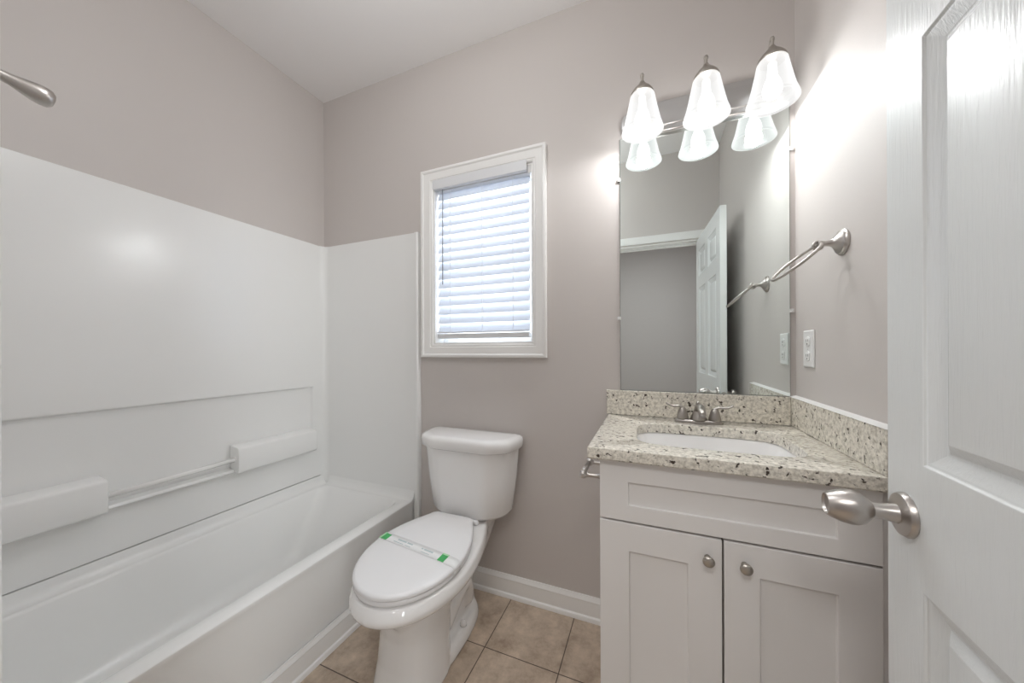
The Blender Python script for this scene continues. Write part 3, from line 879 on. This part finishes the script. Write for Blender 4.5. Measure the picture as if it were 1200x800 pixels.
for z in (PZ - 0.060, PZ - 0.036):
    tube(bm, [(1.86, -0.0225, z), (2.34, -0.0225, z)], 0.0035, 8)
obj('trim_rail', bm, M['nickel'], vl, smooth=True)
for x in (1.993, 2.205):
    bm = B(); lathe(bm, [(0, 0), (0.007, 0), (0.007, 0.004), (0.004, 0.007), (0, 0.0075)], (x, -0.0205, PZ + 0.016), (0, -1, 0), 14)
    obj('mounting_nut', bm, M['clear'], vl, smooth=True)
SHADES = ((1.884, -0.125, 1.1), (2.102, -0.122, 1.2), (2.301, -0.120, 0.36))
for sxp, syp, dim in SHADES:
    zt = 2.198
    bm = B()
    tube(bm, smooth_pts([(sxp, -0.024, PZ + 0.012), (sxp, -0.05, PZ + 0.022), (sxp, -0.085, PZ + 0.055), (sxp, syp + 0.014, zt + 0.072), (sxp, syp, zt + 0.074), (sxp, syp, zt + 0.042)], 6), 0.0052, 12)
    lathe(bm, [(0, 0), (0.0065, 0), (0.0075, 0.006), (0.005, 0.012), (0, 0.013)], (sxp, syp, zt + 0.068), n=14)
    obj('arm', bm, M['knob'], vl, smooth=True)
    bm = B(); lathe(bm, [(0.0, -0.002), (0.041, -0.002), (0.042, 0.003), (0.039, 0.010), (0.030, 0.022), (0.019, 0.033), (0.012, 0.042), (0.008, 0.050), (0, 0.051)], (sxp, syp, zt - 0.001), n=28)
    obj('shade_cap', bm, M['knob'], vl, smooth='auto', angle=40)
    bm = B()
    outp = [(0.040, 0.0), (0.044, -0.006), (0.0500, -0.036), (0.0575, -0.072), (0.066, -0.110), (0.0740, -0.134), (0.0765, -0.143)]
    inp = [(0.0735, -0.144), (0.0705, -0.134), (0.0625, -0.110), (0.0540, -0.072), (0.0465, -0.036), (0.038, -0.004)]
    lathe(bm, outp + inp, (sxp, syp, zt - 0.002), n=40, cap0=False, cap1=False)
    s_ = obj('lamp_shade', bm, M['shade'], vl, smooth=True)
    bm = B(); lathe(bm, [(0, 0), (0.012, 0), (0.013, -0.02), (0.015, -0.045), (0.024, -0.066), (0.0285, -0.086), (0.0265, -0.101), (0.018, -0.113), (0.008, -0.118), (0, -0.119)], (sxp, syp, zt - 0.012), n=24)
    obj('bulb', bm, M['bulb'], vl, smooth=True)
    lp = lamp('vanity_bulb_light', 'POINT', (sxp, syp, zt - 0.139), BULB_W * dim, (0.975, 0.99, 1.0), 0.03)

# ------------------------------------------------------------------ towel ring
RY, RZ2 = -0.332, 1.500
tr = thing('towel_ring', 'brushed nickel towel ring on the right wall beside the mirror', 'towel ring', (W, RY, RZ2))
bm = B(); lathe(bm, [(0, 0), (0.036, 0), (0.036, 0.004), (0.032, 0.007), (0.031, 0.010), (0.026, 0.012), (0.020, 0.017), (0.012, 0.023), (0.0085, 0.030), (0.0075, 0.042), (0.0095, 0.050), (0.0085, 0.056), (0, 0.058)], (W - 0.0005, RY, RZ2), (-1, 0, 0), 30)
obj('wall_mount', bm, M['nickel'], tr, smooth='auto', angle=40)
bm = B()
ex = W - 0.056
tube(bm, [(ex + 0.0 + 0.011 * math.cos(a) * 0.9, RY, RZ2 - 0.004 + 0.011 * math.sin(a)) for a in [2 * PI * i / 20 for i in range(20)]], 0.0042, 10, closed=True)
obj('eyelet', bm, M['nickel'], tr, smooth=True)
bm = B()
dvec = Vector((-0.745, 0.0, -0.667)); hv = (Vector((0, 1, 0)) - 0.085 * Vector((0.667, 0, -0.745))).normalized()
R0 = 0.068
c0 = Vector((ex - 0.004, RY, RZ2 - 0.006)) + dvec * (R0 - 0.006)
tube(bm, [c0 + dvec * (R0 * math.cos(a)) + hv * (R0 * math.sin(a)) for a in [2 * PI * i / 48 for i in range(48)]], 0.0043, 12, closed=True)
obj('ring', bm, M['nickel'], tr, smooth=True)

# ------------------------------------------------------------------ wall outlet
out = thing('wall_outlet', 'white duplex outlet plate on the right wall above the side splash', 'outlet', (W, -0.119, 1.206))
OY0, OY1, OZ0, OZ1 = -0.158, -0.080, 1.145, 1.268
bm = B(); loft(bm, [[(W - d, y, z) for y, z in ((OY0 + i, OZ0 + i), (OY1 - i, OZ0 + i), (OY1 - i, OZ1 - i), (OY0 + i, OZ1 - i))] for d, i in ((0.0005, 0), (0.003, 0), (0.006, 0.004))])
obj('cover_plate', bm, M['outlet'], out, smooth='auto', angle=20)
for zc in (1.231, 1.182):
    bm = B()
    loft(bm, [[(W - d, -0.119 + (0.0165 - i) * max(-1, min(1, 1.35 * math.cos(a))) , zc + (0.0165 - i) * math.sin(a)) for a in [2 * PI * k / 28 for k in range(28)]] for d, i in ((0.0058, 0), (0.0078, 0), (0.0082, 0.001))])
    r_ = obj('receptacle', bm, M['outlet'], out, smooth='auto', angle=30)
    bm = B()
    for dy in (-0.0062, 0.0062): box(bm, W - 0.0085, W - 0.0081, -0.119 + dy - 0.0011, -0.119 + dy + 0.0011, zc - 0.001, zc + 0.0075)
    lathe(bm, [(0, 0), (0.0024, 0), (0.0024, 0.0004), (0, 0.0004)], (W - 0.0081, -0.119, zc - 0.008), (-1, 0, 0), 10)
    obj('slot', bm, M['dark'], r_)
bm = B(); lathe(bm, [(0, 0), (0.003, 0), (0.0024, 0.0012), (0, 0.0014)], (W - 0.0059, -0.119, 1.2065), (-1, 0, 0), 12)
obj('screw', bm, M['outlet'], out, smooth=True)

# ------------------------------------------------------------------ door, standing open on the right
dr = bpy.data.objects.new('door_1', None); col.objects.link(dr); dr.location = (2.244, -1.468, 0)
structure(dr, 'white six-panel door with grained surface standing open on the right')
P0 = Vector((2.286, -0.757, 0)); P1 = Vector((2.244, -1.468, 0))
du = (P1 - P0).normalized(); DW = (P1 - P0).length
dn = Vector((-1, 0, 0)) - du * du.dot(Vector((-1, 0, 0))); dn.normalize()     # towards the camera
DT = 0.035
def on_door(u, v, h): return P0 + du * u + dn * h + Vector((0, 0, v))
DZ0, DZ1 = 0.012, 2.042
c1, c2, c3, c4 = 0.092, 0.252, DW - 0.252 + 0.0, DW - 0.092
c1, c2, c3, c4 = 0.092, 0.312, DW - 0.312, DW - 0.092
RWS = ((0.20, 0.847), (1.034, 1.664), (1.755, 1.945))
rects = [(a, b2, z0, z1) for z0, z1 in RWS for a, b2 in ((c1, c2), (c3, c4))]
LP = [(0, 0), (0.0025, -0.0035), (0.006, -0.0045), (0.022, -0.0130), (0.027, -0.0135), (0.041, -0.0050), (0.043, -0.0046)]
bm = slab_with_panels(0, DW, DZ0, DZ1, rects, LP, DT / 2 - 0.0003, on_door)
obj('panel_face', bm, M['door'], dr, bevel=0.0008, seg=1)
def on_door_back(u, v, h): return P0 + du * u - dn * (DT + h) + Vector((0, 0, v))
bm = slab_with_panels(0, DW, DZ0, DZ1, rects, LP, DT / 2 - 0.0003, on_door_back)
obj('back_face', bm, M['door'], dr, bevel=0.0008, seg=1)
bm = B()
q = [on_door(-0.0012, z, -0.0015 - d) for z, d in ((DZ0, 0), (DZ1, 0), (DZ1, DT - 0.003), (DZ0, DT - 0.003))]
q2 = [p + du * 0.001 for p in q]
loft(bm, [q, q2])
obj('edge_strip', bm, M['edge'], dr)
KU, KZ = 0.052, 0.945
ko = on_door(KU, KZ, 0.0)
bm = B()
lathe(bm, [(0, 0), (0.034, 0), (0.034, 0.003), (0.0315, 0.008), (0.026, 0.0105), (0.0150, 0.0120), (0.0135, 0.020), (0.0120, 0.030), (0.0120, 0.040), (0.0165, 0.044), (0.0235, 0.051), (0.0270, 0.060), (0.0275, 0.068), (0.0255, 0.080), (0.0205, 0.093), (0.0175, 0.098), (0.0160, 0.0985), (0.0140, 0.0945), (0, 0.0935)], ko + dn * 0.0003, dn, 40)
obj('door_knob', bm, M['nickel'], dr, smooth='auto', angle=35)
kb = on_door(KU, KZ, -DT)
bm = B()
lathe(bm, [(0, 0), (0.034, 0), (0.034, 0.003), (0.0315, 0.008), (0.015, 0.012), (0.012, 0.018), (0.012, 0.024), (0.024, 0.032), (0.027, 0.042), (0.022, 0.054), (0, 0.058)], kb - dn * 0.0003, -dn, 30)
obj('door_knob', bm, M['nickel'], dr, smooth='auto', angle=35)
bm = B()
lathe(bm, [(0, 0), (0.0125, 0), (0.0125, 0.0012), (0, 0.0012)], on_door(-0.0013, KZ, -DT / 2), -du, 20)
loft(bm, [[on_door(-u, KZ + z, -DT / 2 + d) for z, d in ((-0.007, -0.006), (0.007, -0.006), (0.007, 0.006), (-0.007, 0.006))] for u in (0.0026, 0.010)])
obj('latch', bm, M['nickel'], dr)
for z in (0.25, 1.05, 1.82):
    bm = B(); lathe(bm, [(0, 0), (0.007, 0), (0.007, 0.09), (0, 0.09)], on_door(DW + 0.004, z - 0.045, -DT + 0.001) , n=12)
    obj('hinge', bm, M['nickel'], dr, smooth='auto')
